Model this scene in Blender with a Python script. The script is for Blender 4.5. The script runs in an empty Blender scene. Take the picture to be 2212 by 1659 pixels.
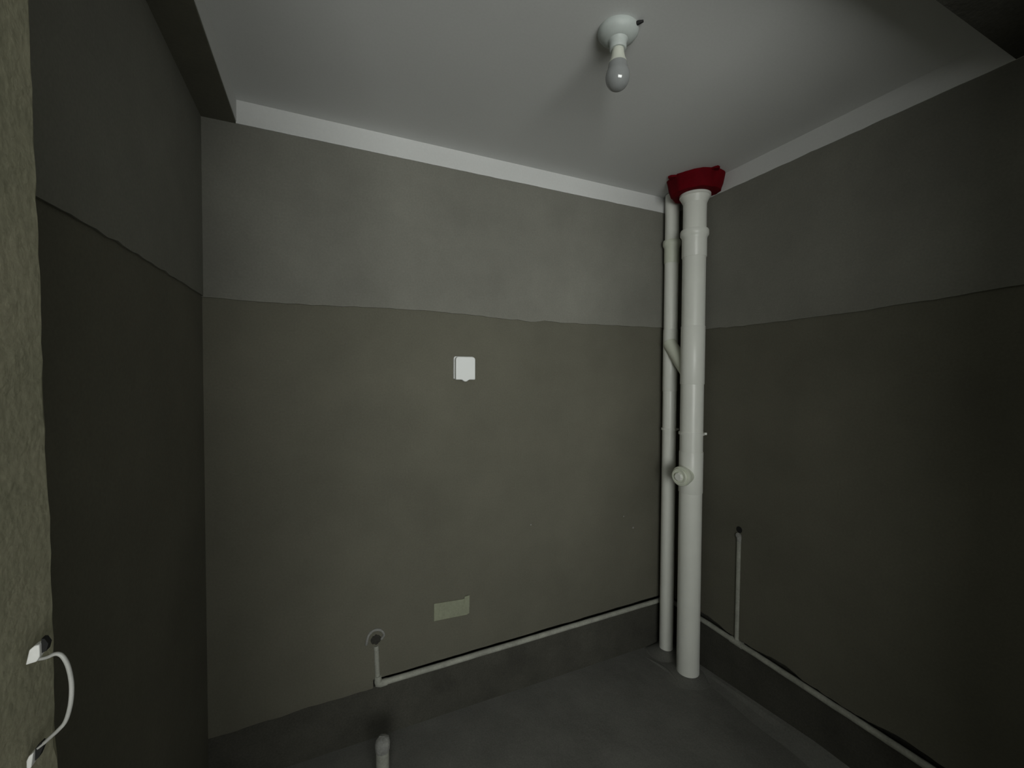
import bpy, bmesh, math, random
from mathutils import Vector, Matrix, noise

random.seed(7)
S = bpy.context.scene
C = S.collection
PI = math.pi

# ------------------------------------------------------------------ camera
YAW, PITCH, ROLL, FPX = 0.4229, -0.0252, 0.0049, 909.6
cam_d = bpy.data.cameras.new('camera')
cam = bpy.data.objects.new('camera', cam_d); C.objects.link(cam)
cam_d.sensor_fit = 'HORIZONTAL'; cam_d.sensor_width = 36.0
cam_d.lens = FPX / 2212.0 * 36.0
cam_d.clip_start = 0.02
_f = Vector((math.sin(YAW)*math.cos(PITCH), math.cos(YAW)*math.cos(PITCH), math.sin(PITCH)))
_r = Vector((math.cos(YAW), -math.sin(YAW), 0)); _u = _r.cross(_f)
r2 = math.cos(ROLL)*_r + math.sin(ROLL)*_u; u2 = -math.sin(ROLL)*_r + math.cos(ROLL)*_u
M = Matrix((r2, u2, -_f)).transposed().to_4x4(); M.translation = Vector((-1.785, -1.803, 1.532))
cam.matrix_world = M
S.camera = cam

# ------------------------------------------------------------------ world, light, exposure
w = bpy.data.worlds.new('world'); S.world = w; w.use_nodes = True
bg = w.node_tree.nodes['Background']
bg.inputs['Color'].default_value = (0.72, 0.75, 0.72, 1); bg.inputs['Strength'].default_value = 2.8
# unseen window added behind the camera; area light narrowed and aimed into the room
WX0, WX1, WZ0, WZ1, WY = -2.75, -0.75, 0.90, 2.05, -3.4
ld = bpy.data.lights.new('added_window_light', 'AREA'); ld.shape = 'RECTANGLE'
ld.size = WX1-WX0; ld.size_y = WZ1-WZ0; ld.energy = 20.5; ld.spread = math.radians(100); ld.color = (0.98, 1.0, 0.96)
lo = bpy.data.objects.new('added_window_light', ld); C.objects.link(lo)
lo.location = ((WX0+WX1)/2, WY-0.42, (WZ0+WZ1)/2); lo.rotation_euler = (PI/2 + 0.09, 0, -0.32)   # shines towards +Y
S.view_settings.view_transform = 'Standard'; S.view_settings.look = 'None'
S.view_settings.gamma = 1.0; S.view_settings.use_curve_mapping = False
S.view_settings.exposure = 0.0

# ------------------------------------------------------------------ materials
def mat(name, col, rough=0.9, mottle=0.0, mscale=3.0, grain=0.0, bump=0.0, bscale=60.0, col2=None, spec=0.3, metal=0.0):
    m = bpy.data.materials.new(name); m.use_nodes = True
    nt = m.node_tree; N = nt.nodes; L = nt.links
    b = N['Principled BSDF']; b.inputs['Roughness'].default_value = rough
    b.inputs['Specular IOR Level'].default_value = spec; b.inputs['Metallic'].default_value = metal
    tc = N.new('ShaderNodeTexCoord')
    c1 = (*col, 1); c2 = (*(col2 or [x*(1-mottle) for x in col]), 1)
    n1 = N.new('ShaderNodeTexNoise'); n1.inputs['Scale'].default_value = mscale; n1.inputs['Detail'].default_value = 6
    n1.inputs['Roughness'].default_value = 0.62
    rp = N.new('ShaderNodeValToRGB'); rp.color_ramp.elements[0].position = 0.33; rp.color_ramp.elements[1].position = 0.68
    rp.color_ramp.elements[0].color = c2; rp.color_ramp.elements[1].color = c1
    L.new(tc.outputs['Object'], n1.inputs['Vector']); L.new(n1.outputs['Fac'], rp.inputs['Fac'])
    out = rp.outputs['Color']
    if grain:
        n2 = N.new('ShaderNodeTexNoise'); n2.inputs['Scale'].default_value = 140; n2.inputs['Detail'].default_value = 4
        mp = N.new('ShaderNodeMapRange'); mp.inputs['From Min'].default_value = 0.3; mp.inputs['From Max'].default_value = 0.7
        mp.inputs['To Min'].default_value = 1-grain; mp.inputs['To Max'].default_value = 1+grain
        mx = N.new('ShaderNodeVectorMath'); mx.operation = 'SCALE'
        L.new(tc.outputs['Object'], n2.inputs['Vector']); L.new(n2.outputs['Fac'], mp.inputs['Value'])
        L.new(out, mx.inputs[0]); L.new(mp.outputs['Result'], mx.inputs['Scale']); out = mx.outputs['Vector']
    L.new(out, b.inputs['Base Color'])
    if bump:
        n3 = N.new('ShaderNodeTexNoise'); n3.inputs['Scale'].default_value = bscale; n3.inputs['Detail'].default_value = 8
        bp = N.new('ShaderNodeBump'); bp.inputs['Strength'].default_value = bump; bp.inputs['Distance'].default_value = 0.004
        L.new(tc.outputs['Object'], n3.inputs['Vector']); L.new(n3.outputs['Fac'], bp.inputs['Height']); L.new(bp.outputs['Normal'], b.inputs['Normal'])
    return m
M_ = {
 'core':   mat('rough cement render', (0.082, 0.080, 0.066), 0.95, 0.35, 5, 0.15, 0.6),
 'upper':  mat('pale grey cement plaster', (0.225, 0.222, 0.192), 0.95, 0.22, 2.2, 0.06, 0.25),
 'lower':  mat('dark damp cement coat', (0.154, 0.148, 0.115), 0.9, 0.24, 1.6, 0.06, 0.25),
 'ceil':   mat('white ceiling paint', (0.66, 0.665, 0.655), 0.9, 0.04, 2.0, 0.02, 0.08, 25),
 'floor':  mat('cement floor screed', (0.205, 0.205, 0.186), 0.9, 0.30, 3.5, 0.12, 0.5, 30),
 'hall':   mat('pale bounce wall', (0.74, 0.73, 0.69), 0.9, 0.05, 2.0),  # unseen walls kept pale so they bounce fill light
 'jamb':   mat('yellowish coarse cement', (0.38, 0.362, 0.26), 0.95, 0.25, 9, 0.10, 0.35, 110, col2=(0.29, 0.285, 0.20)),
 'pvc':    mat('white plastic pipe', (0.87, 0.88, 0.82), 0.34, 0.05, 6, 0, 0, spec=0.45),
 'pvc2':   mat('cream plastic pipe', (0.74, 0.77, 0.65), 0.42, 0.05, 6, 0, 0, spec=0.45),
 'white':  mat('white switch plastic', (0.86, 0.88, 0.87), 0.4, 0.02, 6, 0, 0, spec=0.4),
 'ppr':    mat('dusty grey water pipe', (0.42, 0.425, 0.37), 0.7, 0.30, 14, 0.1, 0.1),
 'chalk':  mat('chalky plaster', (0.34, 0.34, 0.32), 0.95, 0.35, 30, 0.15, 0.5),
 'cover':  mat('pale green box cover', (0.285, 0.30, 0.215), 0.7, 0.10, 25, 0.08, 0.1),
 'red':    mat('red fire sleeve paint', (0.150, 0.001, 0.006), 0.8, 0.30, 14, 0.05, 0.2, spec=0.1),
 'black':  mat('black rubber and shade', (0.012, 0.012, 0.012), 0.7),  # also used for the painted shade beside the wire sleeves
 'hole':   mat('dark cement hole', (0.055, 0.053, 0.045), 0.95, 0.4, 60, 0.2, 0.5),
 'lampw':  mat('white ceramic lamp holder', (0.50, 0.54, 0.52), 0.45, 0.10, 20),
 'bulb':   mat('frosted bulb glass', (0.27, 0.28, 0.28), 0.08, 0.03, 6, spec=0.9),
 'bulbn':  mat('white bulb collar', (0.62, 0.64, 0.56), 0.5),
 'wire':   mat('galvanised wire', (0.40, 0.40, 0.38), 0.45, 0.25, 60, spec=0.5),
 'sleeve': mat('white sleeve', (0.85, 0.85, 0.83), 0.5, 0.15, 70),
 'steel':  mat('dull steel', (0.45, 0.45, 0.43), 0.4, 0.2, 40, metal=0.6),
}

# ------------------------------------------------------------------ helpers
def tag(o, label=None, cat=None, kind=None, group=None):
    if label: o['label'] = label
    if cat: o['category'] = cat
    if kind: o['kind'] = kind
    if group: o['group'] = group
    return o
def obj(name, bm, m, parent=None, smooth=False, bevel=0.0):
    bmesh.ops.recalc_face_normals(bm, faces=bm.faces)
    me = bpy.data.meshes.new(name); bm.to_mesh(me); bm.free()
    me.materials.append(M_[m])
    if smooth:
        for p in me.polygons: p.use_smooth = True
        me.set_sharp_from_angle(angle=math.radians(40))
    o = bpy.data.objects.new(name, me); C.objects.link(o)
    if parent:
        o.parent = parent
        bpy.context.view_layer.update()
        o.matrix_parent_inverse = parent.matrix_world.inverted()
    if bevel:
        b = o.modifiers.new('bevel', 'BEVEL'); b.width = bevel; b.segments = 3; b.limit_method = 'ANGLE'
    return o
def empty(name, loc, label, cat, group=None):
    o = bpy.data.objects.new(name, None); C.objects.link(o); o.location = loc; o.empty_display_size = 0.05
    bpy.context.view_layer.update()
    return tag(o, label, cat, None, group)
def box(bm, a, b):
    v = [bm.verts.new((x, y, z)) for x in (a[0], b[0]) for y in (a[1], b[1]) for z in (a[2], b[2])]
    for f in ((0,1,3,2), (4,6,7,5), (0,4,5,1), (2,3,7,6), (0,2,6,4), (1,5,7,3)): bm.faces.new([v[i] for i in f])
    return bm
def prism(bm, pts, d0, d1, axis):
    """pts: 2D outline; axis 'x' -> (y,z) outline extruded along x; 'y' -> (x,z) along y; 'z' -> (x,y) along z"""
    def P(p, d): return {'x': (d, p[0], p[1]), 'y': (p[0], d, p[1]), 'z': (p[0], p[1], d)}[axis]
    A = [bm.verts.new(P(p, d0)) for p in pts]; B = [bm.verts.new(P(p, d1)) for p in pts]
    n = len(pts)
    bm.faces.new(A); bm.faces.new(B[::-1])
    for i in range(n): bm.faces.new((A[i], B[i], B[(i+1) % n], A[(i+1) % n]))
    return bm
def frame_of(d):
    d = Vector(d).normalized(); a = Vector((0, 0, 1)) if abs(d.z) < 0.9 else Vector((1, 0, 0))
    u = d.cross(a).normalized(); return u, d.cross(u)
def lathe(bm, origin, d, prof, n=40):
    """prof: list of (radius, distance along d)"""
    o = Vector(origin); d = Vector(d).normalized(); u, v = frame_of(d)
    rings = []
    for r, h in prof:
        if r < 1e-6: rings.append([bm.verts.new(o + d*h)])
        else: rings.append([bm.verts.new(o + d*h + (u*math.cos(2*PI*i/n) + v*math.sin(2*PI*i/n))*r) for i in range(n)])
    for a, b in zip(rings, rings[1:]):
        for i in range(n):
            j = (i+1) % n
            if len(a) == 1 and len(b) == 1: break
            if len(a) == 1: bm.faces.new((a[0], b[i], b[j]))
            elif len(b) == 1: bm.faces.new((a[i], a[j], b[0]))
            else: bm.faces.new((a[i], a[j], b[j], b[i]))
    for e in (rings[0], rings[-1]):
        if len(e) > 1: bm.faces.new(e)
    return bm
def tube(bm, pts, rad, n=12, flat=1.0, flatdir=None):
    pts = [Vector(p) for p in pts]; rings = []; pu = None
    for i, p in enumerate(pts):
        d = (pts[min(i+1, len(pts)-1)] - pts[max(i-1, 0)]).normalized()
        if pu is None: u, v = frame_of(d)
        else:
            u = (pu - d*pu.dot(d)).normalized(); v = d.cross(u)
        if flatdir is not None:
            u = (Vector(flatdir) - d*Vector(flatdir).dot(d)).normalized(); v = d.cross(u)
        pu = u; r = rad[i] if isinstance(rad, (list, tuple)) else rad
        rings.append([bm.verts.new(p + u*math.cos(2*PI*k/n)*r*flat + v*math.sin(2*PI*k/n)*r) for k in range(n)])
    for a, b in zip(rings, rings[1:]):
        for k in range(n): bm.faces.new((a[k], a[(k+1) % n], b[(k+1) % n], b[k]))
    bm.faces.new(rings[0]); bm.faces.new(rings[-1])
    return bm
def nz(x, y=0.0, z=0.0): return noise.noise(Vector((x, y, z)))
def rough_line(a, b, n, amp, freq, seed):
    """points from a to b (2D) with sideways noise"""
    out = []
    dx, dy = b[0]-a[0], b[1]-a[1]; l = math.hypot(dx, dy); ox, oy = -dy/l, dx/l
    for i in range(n+1):
        t = i/n; k = amp*(nz(t*l*freq, seed) + 0.5*nz(t*l*freq*2.7, seed+9)) if 0 < i < n else 0
        out.append((a[0]+dx*t+ox*k, a[1]+dy*t+oy*k))
    return out
def Bm(): return bmesh.new()

# ------------------------------------------------------------------ the shell
H, ZB, XL, XB = 2.5, 2.4175, -2.169, -2.061       # ceiling, underside of the beams, left wall, side of the left beam
CORE = 0.045                                        # depth of the chase behind the finished plaster
YF = -1.303                                         # room-side face of the front partition
ZP = 0.243                                          # water pipe on the back wall
ZPR = 0.262
bm = box(Bm(), (-3.9, -3.7, -0.12), (0.5, 0.2, 0.0))
floor = tag(obj('floor', bm, 'floor'), 'dark grey cement floor with pale smears', 'floor', 'structure')
bm = box(Bm(), (-3.9, -3.7, H), (0.5, 0.2, H+0.12))
ceiling = tag(obj('ceiling', bm, 'ceil'), 'white painted ceiling above the bare cement walls', 'ceiling', 'structure')

# back wall: core, lower dark coat down to the pipe chase, upper pale coat, skirting of rough render
bm = box(Bm(), (-2.4, CORE, 0), (0.2, 0.2, H))
wall_back = tag(obj('wall_back', bm, 'core'), 'back wall in two coats of grey cement with pipe along foot', 'wall', 'structure')
mort = [(-2.175,1.795),(-1.995,1.790),(-1.778,1.792),(-1.6,1.797),(-1.478,1.799),(-1.35,1.797),(-1.216,1.792),(-1.12,1.789),(-1.039,1.784),(-0.95,1.782),(-0.871,1.779),(-0.84,1.781),(-0.809,1.788),(-0.744,1.783),(-0.6,1.783),(-0.47,1.784),(-0.3,1.787),(-0.131,1.789),(0.0,1.790)]
def dense(pl, k, amp, seed):
    out = []
    for a, b in zip(pl, pl[1:]):
        for i in range(k):
            t = i/k; x = a[0]+(b[0]-a[0])*t; z = a[1]+(b[1]-a[1])*t
            out.append((x, z+amp*nz(x*23, seed)+amp*.6*nz(x*70, seed+3)))
    out.append(pl[-1]); return out
mort = dense(mort, 5, 0.003, 1.5)
ROUTE_L = -1.60                                     # left end of the chase
low = [(x, z+0.004) for x, z in mort]
bot = rough_line((0.0, ZP+0.037), (ROUTE_L, ZP+0.012), 60, 0.003, 9, 4.2) + [(ROUTE_L, ZP-0.02)] + rough_line((ROUTE_L-0.002, ZP-0.024), (-2.175, ZP-0.035), 24, 0.010, 7, 3.3)
bm = prism(Bm(), low + bot, 0.0, CORE, 'y')
obj('lower_coat', bm, 'lower', wall_back)
bm = prism(Bm(), mort + [(0.0, H), (-2.175, H)], -0.008, CORE, 'y')
obj('upper_coat', bm, 'upper', wall_back)
top = [(-2.175, ZP-0.010), (ROUTE_L, ZP-0.02)] + rough_line((ROUTE_L, ZP-0.024), (0.0, ZP-0.010), 50, 0.003, 8, 2.2)
bm = prism(Bm(), top + [(0.0, 0.0), (-2.175, 0.0)], 0.008, CORE, 'y')
obj('wall_foot', bm, 'core', wall_back)
for i, (x, z, r) in enumerate([(-0.245, 0.694, 0.006), (-0.87, 0.800, 0.004), (-0.31, 0.765, 0.004)]):
    bm = lathe(Bm(), (x, 0.001, z), (0, -1, 0), [(r, 0), (r*0.8, 0.002), (0, 0.003)], 10)
    obj('plaster_dab', bm, 'chalk', wall_back, True)

# right wall
bm = box(Bm(), (CORE, -1.7, 0), (0.2, 0.2, H))
wall_right = tag(obj('wall_right', bm, 'core'), 'right wall of dark grey cement behind the white pipes', 'wall', 'structure')
mr = dense([(0.0,1.787),(-0.12,1.772),(-0.25,1.762),(-0.491,1.757),(-0.659,1.760),(-0.835,1.762),(-0.981,1.768),(-1.105,1.773),(-1.211,1.781),(-1.7,1.80)], 6, 0.003, 5.5)
botr = []
for i in range(121):
    y = -1.7 + 1.7*i/120
    k = 0.030*max(0.0, nz(y*5.3, 3.3)+0.10) + 0.006*nz(y*33, 8.1)
    botr.append((y, ZPR+0.019+k))
low = [(y, z+0.004) for y, z in mr]
bm = prism(Bm(), low + botr, 0.0, CORE, 'x')
obj('lower_coat', bm, 'lower', wall_right)
bm = prism(Bm(), mr + [(-1.7, H), (0.0, H)], -0.007, CORE, 'x')
obj('upper_coat', bm, 'upper', wall_right)
topr = rough_line((0.0, ZPR-0.010), (-1.7, ZPR-0.010), 60, 0.004, 8, 7.7)
bm = prism(Bm(), topr + [(-1.7, 0.0), (0.0, 0.0)], 0.008, CORE, 'x')
obj('wall_foot', bm, 'core', wall_right)

# left wall
bm = box(Bm(), (-2.4, YF-0.2, 0), (XL-0.012, 0.2, H))
wall_left = tag(obj('wall_left', bm, 'core'), 'left wall of blotchy dark cement below the beam', 'wall', 'structure')
ml = dense([(0.0,1.797),(-0.246,1.799),(-0.472,1.797),(-0.634,1.797),(-0.773,1.794),(-0.878,1.791),(-1.4,1.79)], 6, 0.005, 11.5)
bm = prism(Bm(), [(y, z+0.004) for y, z in ml] + [(-1.4, 0.0), (0.0, 0.0)], XL-0.012, XL, 'x')
obj('lower_coat', bm, 'lower', wall_left)
bm = prism(Bm(), ml + [(-1.4, H), (0.0, H)], XL-0.012, XL+0.005, 'x')
obj('upper_coat', bm, 'upper', wall_left)

# beams and the white painted band under the ceiling
edge = rough_line((-1.5, 0.0), (0.0, 0.0), 90, 0.0022, 14, 6.6)
bm = Bm()
pr = []
for y, k in edge:
    pr.append([bm.verts.new(q) for q in ((XL-0.01, y, ZB), (XB+k, y, ZB+abs(k)*.6), (XB, y, ZB+0.012), (XB, y, H), (XL-0.01, y, H))])
for a, b in zip(pr, pr[1:]):
    for i in range(5): bm.faces.new((a[i], a[(i+1) % 5], b[(i+1) % 5], b[i]))
bm.faces.new(pr[0]); bm.faces.new(pr[-1])
beam = tag(obj('trim_1', bm, 'lower'), 'dark cement beam along the top of left wall', 'beam', 'structure')
bm = box(Bm(), (XB, -1.3, ZB+0.006), (XB+0.002, 0.0, H))
obj('paint_band', bm, 'ceil', beam)
be = rough_line((0.0, ZB), (XB, ZB), 70, 0.0016, 12, 3.1)
bm = prism(Bm(), be + [(XB, H), (0.0, H)], -0.011, -0.004, 'y')
tag(obj('trim_2', bm, 'ceil'), 'white painted band on back wall under the ceiling', 'paint band', 'structure')
be = rough_line((-0.011, ZB), (-1.30, ZB), 60, 0.0022, 16, 8.8)
bm = prism(Bm(), be + [(-1.30, H), (-0.011, H)], -0.010, -0.003, 'x')
tag(obj('trim_3', bm, 'ceil'), 'white painted band on right wall under the ceiling', 'paint band', 'structure')
bm = box(Bm(), (-2.4, -1.52, ZB), (0.2, -1.285, H))
tag(obj('trim_4', bm, 'core'), 'dark cement beam over the opening at top right', 'beam', 'structure')

# front partition: a short stub with a rough corner left of the camera, an unseen light blocker added on the right
XJ = -2.004
bm = Bm(); pr = []
for i in range(161):
    z = ZB*i/160
    k = 0.0035*nz(z*9, 2.0) + 0.0026*nz(z*45, 5.0) + 0.0018*nz(z*130, 7.0)
    h = 0.0012*nz(z*38, 15.0) + 0.001*nz(z*7, 11.0) + 0.002 + 0.011*(1.55-z)
    if 1.195 < z < 1.235: k -= 0.006*math.sin((z-1.195)/0.04*PI)
    pr.append([bm.verts.new(q) for q in ((XL-0.05, YF, z), (XJ-0.010, YF, z), (XJ-0.003+h, YF-0.003+k*.4, z), (XJ+h, YF-0.010+k, z), (XJ+h, YF-0.03, z), (XJ+h, YF-0.2, z), (XL-0.05, YF-0.2, z))])
for a, b in zip(pr, pr[1:]):
    for i in range(7): bm.faces.new((a[i], a[(i+1) % 7], b[(i+1) % 7], b[i]))
bm.faces.new(pr[0]); bm.faces.new(pr[-1])
wall_front = tag(obj('wall_front', bm, 'jamb'), 'rough yellowish cement wall end at the left edge', 'wall', 'structure')
bm = box(Bm(), (-0.72, -2.0, 0), (0.31, -1.85, H))  # added out of view to block light from the near right wall
tag(obj('wall_blocker_right', bm, 'hall'), 'unseen partition stub added to shade the right wall', 'wall', 'structure')

# unseen room behind the viewer, with a window added to light the scene
bm = box(Bm(), (-3.9, WY-0.2, 0), (-3.7, YF, H)); box(bm, (-3.8, YF-0.2, 0), (XL-0.05, YF, H))
tag(obj('wall_hall_left', bm, 'hall'), 'unseen pale bounce wall left of the viewer in the next room', 'wall', 'structure')
bm = box(Bm(), (0.3, -3.6, 0), (0.5, -1.7, H)); box(bm, (0.2, -1.85, 0), (0.4, -1.62, H))
tag(obj('wall_hall_right', bm, 'hall'), 'unseen pale bounce wall right of the viewer in the next room', 'wall', 'structure')
bm = Bm()
box(bm, (-3.9, WY-0.2, 0), (WX0, WY, H)); box(bm, (WX1, WY-0.2, 0), (0.5, WY, H))
box(bm, (WX0, WY-0.2, 0), (WX1, WY, WZ0)); box(bm, (WX0, WY-0.2, WZ1), (WX1, WY, H))
tag(obj('wall_rear', bm, 'hall'), 'unseen pale bounce wall with added window behind the viewer', 'wall', 'structure')
bm = Bm()
for a, b in (((WX0, WZ0), (WX0+.04, WZ1)), ((WX1-.04, WZ0), (WX1, WZ1)), ((WX0, WZ0), (WX1, WZ0+.04)), ((WX0, WZ1-.04), (WX1, WZ1)), (((WX0+WX1)/2-.02, WZ0), ((WX0+WX1)/2+.02, WZ1))):
    box(bm, (a[0], WY-0.1, a[1]), (b[0], WY-0.05, b[1]))
tag(obj('added_window_1', bm, 'white'), 'unseen white frame of the added window behind the viewer', 'window', 'structure')

# floor details: mortar mounds at the pipe feet, fillet along the right wall
def mound(name, cx, cy, r0, r1, h, seed, m='floor'):
    bm = Bm(); n = 36; rings = []
    for j in range(6):
        t = j/5; r = r0+(r1-r0)*t; z = h*(1-t)**1.6
        ring = []
        for i in range(n):
            a = 2*PI*i/n; k = 1+t*0.35*nz(math.cos(a)*1.5, math.sin(a)*1.5, seed)
            ring.append(bm.verts.new((min(cx+r*k*math.cos(a), 0.006), min(cy+r*k*math.sin(a), 0.006), z-0.001 if j == 5 else z)))
        rings.append(ring)
    for a, b in zip(rings, rings[1:]):
        for i in range(n): bm.faces.new((a[i], a[(i+1) % n], b[(i+1) % n], b[i]))
    bm.faces.new(rings[0])
    return obj(name, bm, m, floor, True)
BX, BY, SX, SY = -0.085, -0.240, -0.059, -0.064      # axes of the two vertical pipes
mound('mortar_mound', BX, BY, 0.058, 0.13, 0.012, 1.0)
mound('mortar_mound', SX, SY, 0.040, 0.12, 0.022, 4.0)
bm = Bm(); pr = []
for i in range(61):
    y = -1.4*i/60; k = nz(y*6, 3); h = 0.012+0.05*min(1, max(0, (-y-0.2)/0.6)); q = 0.03+0.012*k
    pr.append([bm.verts.new(v) for v in ((0.009, y, -0.001), (-q-0.035, y, -0.001), (-q*0.55, y, h*0.35), (-0.008, y, h*0.85), (0.009, y, h))])
for a, b in zip(pr, pr[1:]):
    for i in range(5): bm.faces.new((a[i], a[(i+1) % 5], b[(i+1) % 5], b[i]))
bm.faces.new(pr[0]); bm.faces.new(pr[-1])
obj('mortar_fillet', bm, 'floor', floor, True)
bm = Bm(); pts = []; rr = []
for i in range(25):
    t = i/24; pts.append((-0.20+0.06*math.sin(t*2.2)-0.05*t, -0.06-0.24*t, 0.0)); rr.append(0.008*math.sin(PI*t)+0.001)
tube(bm, pts, rr, 8)
obj('mortar_ridge', bm, 'floor', floor, True)

# ------------------------------------------------------------------ main drain pipe
t = empty('drain_pipe', (BX, BY, 0.0), 'thick white plastic drain pipe with a capped cleanout stub', 'pipe')
R = 0.055
obj('pipe_tube', lathe(Bm(), (BX, BY, 0.0), (0, 0, 1), [(R, 0), (R, 2.49)], 48), 'pvc', t, True)
def sleeve(z0, z1, r, lip=0.0, name='coupling', x=BX, y=BY, inner=R, m='pvc', par=None):
    pf = [(inner*0.98, z0), (r-0.001, z0), (r, z0+0.002)]
    if lip: pf += [(r, z1-0.045), (r+lip*0.35, z1-0.034), (r+lip, z1-0.026), (r+lip, z1-0.008), (r+lip*0.7, z1-0.001), (inner*0.98, z1)]
    else: pf += [(r, z1-0.002), (r-0.001, z1), (inner*0.98, z1)]
    return obj(name, lathe(Bm(), (x, y, 0), (0, 0, 1), pf, 48), m, par or t, True)
sleeve(2.115, 2.250, R+0.0035, 0.0085, 'socket')
sleeve(1.482, 1.773, R+0.0022)
sleeve(0.935, 1.142, R+0.0022)
# flared ring below the red collar
obj('top_ring', lathe(Bm(), (BX, BY, 0), (0, 0, 1), [(R*.98, 2.380), (R+.001, 2.380), (R+.004, 2.390), (R+.012, 2.403), (R+.013, 2.411), (R+.018, 2.413), (R+.018, 2.424), (R*.98, 2.426)], 48), 'pvc', t, True)
# clamp ring with its bolt
cl = obj('clamp', lathe(Bm(), (BX, BY, 0), (0, 0, 1), [(R*.98, 1.228), (R+.006, 1.228), (R+.006, 1.240), (R*.98, 1.240)], 48), 'pvc', t, True)
sd = Vector((0.74, -0.67, 0)).normalized()
bm = tube(Bm(), [Vector((BX, BY, 1.234))+sd*(R-0.01), Vector((BX, BY, 1.234))+sd*(R+0.016)], 0.0065, 12)
obj('bolt', bm, 'pvc', cl, True)
# cleanout branch
cd = Vector((-0.985, -0.17, 0.0)).normalized(); co = Vector((BX, BY, 1.026))
br = obj('cleanout', lathe(Bm(), co, cd, [(0.043, 0.0), (0.043, 0.062), (0.047, 0.064), (0.049, 0.070), (0.049, 0.086), (0.046, 0.092), (0.0, 0.092)], 40), 'pvc2', t, True)
obj('cleanout_cap', lathe(Bm(), co+cd*0.090, cd, [(0.041, 0.0), (0.041, 0.008), (0.038, 0.011), (0.030, 0.011), (0.028, 0.008), (0.0, 0.008)], 40), 'pvc2', br, True)
bm = Bm(); u, v = frame_of(cd); c0 = co+cd*0.098
lathe(bm, c0, cd, [(0.022, 0.0), (0.020, 0.010), (0.017, 0.012), (0, 0.012)], 8)
obj('cap_boss', bm, 'pvc', br)

# ------------------------------------------------------------------ vent pipe
t2 = empty('vent_pipe', (SX, SY, 0.0), 'thin white plastic pipe in the corner left of thick drain pipe', 'pipe')
r = 0.0365
obj('pipe_tube', lathe(Bm(), (SX, SY, 0.018), (0, 0, 1), [(r, 0), (r, 2.477)], 40), 'pvc', t2, True)
sleeve(2.130, 2.252, r+0.0025, 0.0075, 'socket', SX, SY, r, 'pvc2', t2)
sleeve(1.44, 1.774, r+0.0018, 0, 'coupling', SX, SY, r, 'pvc', t2)
dv = Vector((BX-SX, BY-SY, 0)).normalized()
a = Vector((SX, SY, 1.690)); b = Vector((BX, BY, 1.505))
side = Vector((-0.74, -0.67, 0))*0.017
bm = tube(Bm(), [a+side-(b-a)*0.03+Vector((0,0,.006)), a+side*0.9+(b-a)*0.06, b], 0.036, 32)
obj('cross_branch', bm, 'pvc2', t2, True)
cl = obj('clamp', lathe(Bm(), (SX, SY, 0), (0, 0, 1), [(r*.98, 1.228), (r+.005, 1.228), (r+.005, 1.238), (r*.98, 1.238)], 40), 'pvc', t2, True)
bm = tube(Bm(), [Vector((SX, SY, 1.233))+sd*(r-0.008), Vector((SX, SY, 1.233))+sd*(r+0.012)], 0.005, 12)
obj('bolt', bm, 'pvc', cl, True)

# ------------------------------------------------------------------ red collar at the ceiling
t3 = empty('firestop_collar', (BX, BY, 2.5), 'dark red collar around the thick pipe at the ceiling', 'pipe collar')
bm = Bm(); n = 64; rings = []
for rr_, z, am in ((0.060, 2.428, 0), (0.098, 2.420, .007), (0.112, 2.424, .007), (0.122, 2.452, .007), (0.128, 2.488, .010), (0.130, 2.4985, .012)):
    ring = []
    for i in range(n):
        a = 2*PI*i/n; k = rr_+am*(nz(math.cos(a)*1.7, math.sin(a)*1.7, 3.0)+.5*nz(math.cos(a)*5, math.sin(a)*5, 6.0))
        ring.append(bm.verts.new((min(BX+k*math.cos(a), -0.012), BY+k*math.sin(a), z+am*.5*nz(math.cos(a)*3, math.sin(a)*3, 9) if 0 < am < .01 else z)))
    rings.append(ring)
for a, b in zip(rings, rings[1:]):
    for i in range(n): bm.faces.new((a[i], a[(i+1) % n], b[(i+1) % n], b[i]))
bm.faces.new(rings[0]); bm.faces.new(rings[-1])
obj('collar_ring', bm, 'red', t3, True)
for ang in (math.radians(262), math.radians(172)):
    d = Vector((math.cos(ang), math.sin(ang), 0)); s = Vector((-d.y, d.x, 0)); c = Vector((BX, BY, 2.4985))
    o = [(c+d*0.115+s*0.028), (c+d*0.150+s*0.012), (c+d*0.156-s*0.004), (c+d*0.146-s*0.012), (c+d*0.115-s*0.026)]
    bm = prism(Bm(), [(q.x, q.y) for q in o], 2.490, 2.499, 'z')
    obj('fixing_tab', bm, 'red', t3)

# ------------------------------------------------------------------ ceiling lamp
LX, LY = -1.022, -0.822
t4 = empty('ceiling_lamp', (LX, LY, 2.5), 'unlit bulb in a white ceiling lamp holder', 'lamp')
bm = Bm(); n = 48; rings = []
for rr_, z in ((0.052, 2.4995), (0.054, 2.494), (0.053, 2.486), (0.046, 2.476), (0.036, 2.470), (0.030, 2.467)):
    ring = []
    for i in range(n):
        a = 2*PI*i/n; k = 1.0 + 0.05*math.cos(2*a+0.8)
        ring.append(bm.verts.new((LX+rr_*k*math.cos(a), LY+rr_*k*math.sin(a), z)))
    rings.append(ring)
for a, b in zip(rings, rings[1:]):
    for i in range(n): bm.faces.new((a[i], a[(i+1) % n], b[(i+1) % n], b[i]))
bm.faces.new(rings[0]); bm.faces.new(rings[-1])
obj('base', bm, 'lampw', t4, True)
obj('socket', lathe(Bm(), (LX, LY, 2.470), (0, 0, -1), [(0.030, 0), (0.0255, 0.006), (0.0235, 0.012), (0.0235, 0.024), (0.021, 0.027), (0, 0.027)], 40), 'lampw', t4, True)
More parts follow.
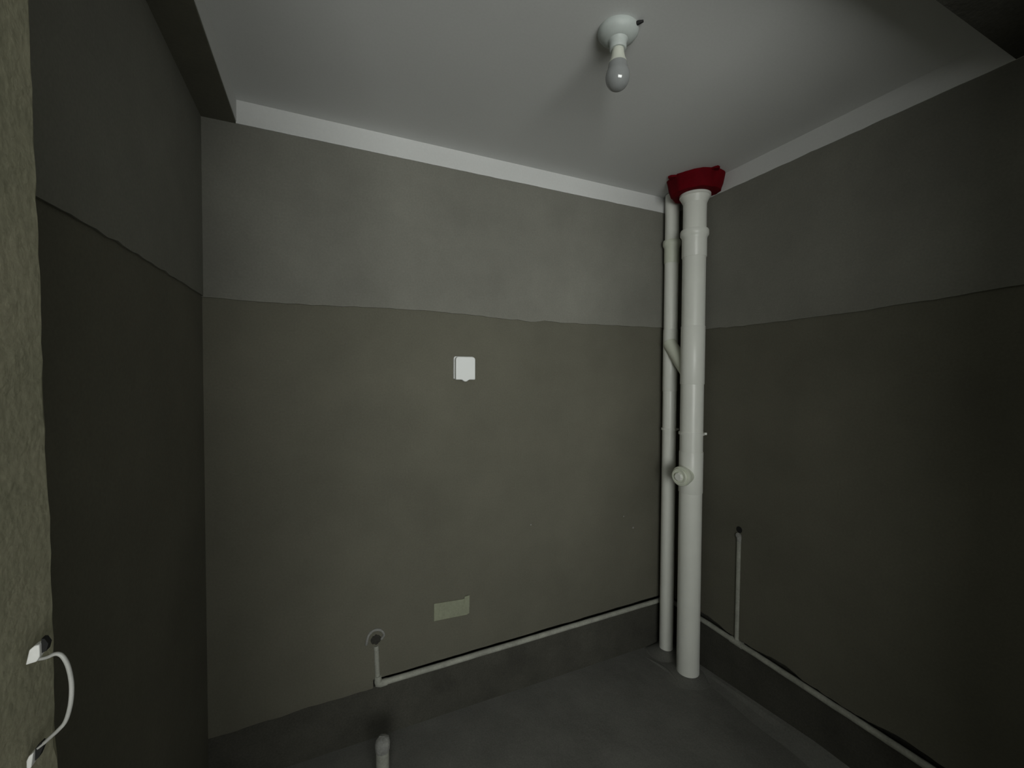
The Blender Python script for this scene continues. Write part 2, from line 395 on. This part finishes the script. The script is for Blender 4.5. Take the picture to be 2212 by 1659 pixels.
obj('bulb_collar', lathe(Bm(), (LX, LY, 2.444), (0, 0, -1), [(0.0135, -0.004), (0.0165, 0.0), (0.0175, 0.012), (0.0205, 0.026), (0.0260, 0.040), (0.0, 0.040)], 40), 'bulbn', t4, True)
pf = [(0.0, 0.038), (0.0255, 0.0395)] + [(0.0335*math.cos(q)**0.9 if q < 1.57 else 0, 0.076+0.036*math.sin(q)) for q in [-0.62+i*(PI/2+0.62)/16 for i in range(16)]] + [(0.0, 0.112)]
obj('bulb', lathe(Bm(), (LX, LY, 2.444), (0, 0, -1), pf, 40), 'bulb', t4, True)
bm = tube(Bm(), [(LX+0.022, LY-0.040, 2.491), (LX+0.031, LY-0.050, 2.492), (LX+0.040, LY-0.058, 2.493)], [0.006, 0.0055, 0.003], 10)
obj('cable_stub', bm, 'black', t4, True)

# ------------------------------------------------------------------ splash-proof switch cover
t5 = empty('switch_cover', (-1.209, 0.0, 1.553), 'white splash-proof switch cover on the back wall', 'switch')
def rrect(x0, x1, z0, z1, rt, rb, tabw=0.0, tabh=0.0):
    P = []
    def arc(cx, cz, rad, a0):
        for i in range(7):
            a = a0+i*PI/12; P.append((cx+rad*math.cos(a), cz+rad*math.sin(a)))
    arc(x1-rt, z1-rt, rt, 0); arc(x0+rt, z1-rt, rt, PI/2); arc(x0+rb, z0+rb, rb, PI)
    if tabw:
        cx = (x0+x1)/2; P.extend([(cx-tabw, z0), (cx-tabw*.45, z0-tabh*.75), (cx, z0-tabh), (cx+tabw*.45, z0-tabh*.75), (cx+tabw, z0)])
    arc(x1-rb, z0+rb, rb, 1.5*PI)
    return P
bm = prism(Bm(), rrect(-1.259, -1.165, 1.505, 1.606, .010, .005), -0.012, 0.002, 'y')
obj('back_plate', bm, 'white', t5, bevel=0.002)
bm = prism(Bm(), rrect(-1.2565, -1.1675, 1.503, 1.604, .013, .004, .016, .009), -0.036, -0.012, 'y')
obj('lid', bm, 'white', t5, bevel=0.006)

# ------------------------------------------------------------------ pale cover of a wiring box
t6 = empty('junction_box_cover', (-1.264, 0.0, 0.48), 'pale green rectangular box cover low on the back wall', 'box cover')
bm = prism(Bm(), [(-1.345, 0.443), (-1.26, 0.440), (-1.195, 0.437), (-1.183, 0.442), (-1.183, 0.514), (-1.205, 0.513), (-1.215, 0.512), (-1.345, 0.520)], -0.004, 0.01, 'y')
obj('plate', bm, 'cover', t6)
bm = prism(Bm(), [(-1.208, 0.488), (-1.196, 0.480), (-1.183, 0.470), (-1.1825, 0.525), (-1.206, 0.523)], -0.0065, -0.003, 'y')
obj('corner_flap', bm, 'cover', t6)

# ------------------------------------------------------------------ water pipe along the back wall
t7 = empty('water_pipe', (-1.58, 0.0, ZP), 'thin water pipe along back wall rising to an outlet ring at left', 'pipe')
PR = 0.0125; PY = 0.002
XE = -1.578; ZE = 0.2305
def zl(x): return ZE + (x-XE)/(0-XE)*0.020
pts = [(XE+0.012+(-0.01-XE-0.012)*i/40, PY+0.0012*nz(i*.35, 2), zl(XE+0.012+(-0.01-XE-0.012)*i/40)+0.0012*nz(i*.4, 5)) for i in range(41)]
obj('pipe_run', tube(Bm(), pts, PR, 14), 'ppr', t7, True)
bm = tube(Bm(), [(XE+0.034, PY, zl(XE+0.034)), (XE+0.008, PY, zl(XE+.008)), (XE-0.002, PY, ZE+0.004), (XE-0.003, PY, ZE+0.012), (XE-0.003, PY, ZE+0.036)], [0.0145, 0.0155, 0.016, 0.0155, 0.014], 14)
obj('elbow', bm, 'ppr', t7, True)
pts = [(XE-0.004-0.006*i/12, PY, ZE+0.020+0.145*i/12) for i in range(13)]
obj('riser', tube(Bm(), pts, 0.0105, 14), 'ppr', t7, True)
ox, oz = -1.589, 0.432
bm = prism(Bm(), [(ox+(0.021+0.006*nz(i*.9, 4))*math.cos(i*PI/10), oz-0.010+(0.020+0.006*nz(i*.9, 7))*math.sin(i*PI/10)) for i in range(20)], -0.0015, 0.006, 'y')
obj('outlet_hole', bm, 'hole', t7)  # flat dark disc on the uncut coat in place of the hole
pts = [(ox-0.038, -0.001, oz-0.022)] + [(ox+0.034*math.cos(a), -0.001, oz-0.004+0.036*math.sin(a)) for a in [PI*0.97-i*PI*0.92/14 for i in range(15)]] + [(ox+0.022, -0.001, oz-0.014)]
rr = [0.0055+0.0025*nz(i*1.3, 7) for i in range(len(pts))]
obj('plaster_ring', tube(Bm(), pts, rr, 10), 'chalk', t7, True)

# ------------------------------------------------------------------ water pipe along the right wall
t8 = empty('water_pipe', (0.0, -0.45, ZPR), 'thin water pipe along right wall with a short upright branch', 'pipe')
pts = [(0.000+0.0015*nz(i*.4, 3), -0.012-1.42*i/50, ZPR-0.010*max(0, 1-i/8)+0.0015*nz(i*.45, 8)) for i in range(51)]
obj('pipe_run', tube(Bm(), pts, PR, 14), 'ppr', t8, True)
YR = -0.449
obj('tee', tube(Bm(), [(0.0, YR+0.030, ZPR), (0.0, YR-0.030, ZPR)], 0.0155, 14), 'ppr', t8, True)
pts = [(0.001, YR-0.003*i/10, ZPR+0.008+0.490*i/10) for i in range(11)]
obj('riser', tube(Bm(), pts, 0.0105, 14), 'ppr', t8, True)
obj('riser_end', tube(Bm(), [(0.002, YR-0.003, ZPR+0.480), (0.0, YR-0.003, ZPR+0.505), (-0.003, YR-0.003, ZPR+0.513), (-0.010, YR-0.003, ZPR+0.516)], [0.011, 0.012, 0.012, 0.011], 14), 'chalk', t8, True)
obj('outlet_hole', lathe(Bm(), (0.004, YR-0.003, ZPR+0.540), (-1, 0, 0), [(0.015, 0), (0.015, 0.0055), (0.0, 0.0055)], 16), 'black', t8, True)

# ------------------------------------------------------------------ floor drain stub
DX, DY = -1.588, -0.20
t9 = empty('drain_stub', (DX, DY, 0.0), 'short white drain stub with wrapped top standing on the floor', 'pipe')
obj('pipe_tube', lathe(Bm(), (DX, DY, 0), (0, 0, 1), [(0.024, 0), (0.024, 0.140), (0.021, 0.140), (0.021, 0.06), (0, 0.06)], 32), 'ppr', t9, True)
bm = Bm(); n = 32; rings = []
for j, (rr_, z) in enumerate(((0.0250, 0.118), (0.0270, 0.124), (0.0272, 0.146), (0.0235, 0.162), (0.012, 0.170), (0.0, 0.171))):
    if rr_ == 0: rings.append([bm.verts.new((DX+.003, DY, z))]); continue
    rings.append([bm.verts.new((DX+rr_*math.cos(2*PI*i/n)*(1+.07*nz(i*.6, j*.8, 2)), DY+rr_*math.sin(2*PI*i/n)*(1+.07*nz(i*.6, j*.8, 5)), z+.004*nz(i*.4, j))) for i in range(n)])
for a, b in zip(rings, rings[1:]):
    for i in range(n):
        bm.faces.new((a[i], a[(i+1) % n], b[(i+1) % n], b[i]) if len(b) > 1 else (a[i], a[(i+1) % n], b[0]))
obj('wrapped_cap', bm, 'chalk', t9, True)

# ------------------------------------------------------------------ wire loop on the rough wall end
t10 = empty('wire_loop', (-2.008, -1.308, 1.19), 'pale bent wire loop with white sleeves on rough wall end', 'wire loop')
ctl = [(-2.0145, 1.2800), (-2.0095, 1.2798), (-2.006, 1.2805), (-2.0035, 1.2815), (-2.0005, 1.2812), (-1.9975, 1.278), (-1.9945, 1.270), (-1.9925, 1.258), (-1.9920, 1.246), (-1.9932, 1.232), (-1.9965, 1.219), (-2.0015, 1.2125), (-2.0065, 1.208), (-2.011, 1.204), (-2.015, 1.201)]
YW = -1.803+0.5*0.895
KW = 0.895
ctl = [(-1.785+(x+1.785)*KW, 1.532+(z-1.532)*KW) for x, z in ctl]
pts = []
for i in range(len(ctl)-1):
    p0 = ctl[max(i-1, 0)]; p1 = ctl[i]; p2 = ctl[i+1]; p3 = ctl[min(i+2, len(ctl)-1)]
    for k in range(5):
        s = k/5
        q = [0.5*((2*p1[c])+(-p0[c]+p2[c])*s+(2*p0[c]-5*p1[c]+4*p2[c]-p3[c])*s*s+(-p0[c]+3*p1[c]-3*p2[c]+p3[c])*s**3) for c in (0, 1)]
        pts.append((q[0], YW, q[1]))
pts.append((ctl[-1][0], YW, ctl[-1][1]))
rr = [0.0012+0.0004*math.sin(PI*i/len(pts)) for i in range(len(pts))]
obj('wire', tube(Bm(), pts, rr, 10), 'wire', t10, True)
bm = prism(Bm(), [(-1.785+(x+1.785)*KW, 1.532+(z-1.532)*KW) for x, z in [(-2.0195, 1.2790), (-2.0125, 1.2800), (-2.0105, 1.2840), (-2.0105, 1.2945), (-2.0135, 1.2945), (-2.0170, 1.2915)]], YW-0.004, YW+0.003, 'y')
obj('sleeve', bm, 'sleeve', t10, bevel=0.0008)
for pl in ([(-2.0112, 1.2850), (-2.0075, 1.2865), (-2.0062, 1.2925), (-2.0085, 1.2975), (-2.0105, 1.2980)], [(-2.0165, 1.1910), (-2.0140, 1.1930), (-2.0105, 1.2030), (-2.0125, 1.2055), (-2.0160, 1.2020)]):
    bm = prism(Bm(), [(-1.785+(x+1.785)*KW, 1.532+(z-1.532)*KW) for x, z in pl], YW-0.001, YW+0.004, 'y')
    obj('sleeve_shadow', bm, 'black', t10)  # black pieces standing in for the shadow beside each sleeve
bm = prism(Bm(), [(-1.785+(x+1.785)*KW, 1.532+(z-1.532)*KW) for x, z in [(-2.0205, 1.1860), (-2.0175, 1.1880), (-2.0165, 1.1960), (-2.0160, 1.2005), (-2.0190, 1.1985), (-2.0205, 1.1945)]], YW-0.004, YW+0.003, 'y')
obj('sleeve', bm, 'sleeve', t10, bevel=0.0008)
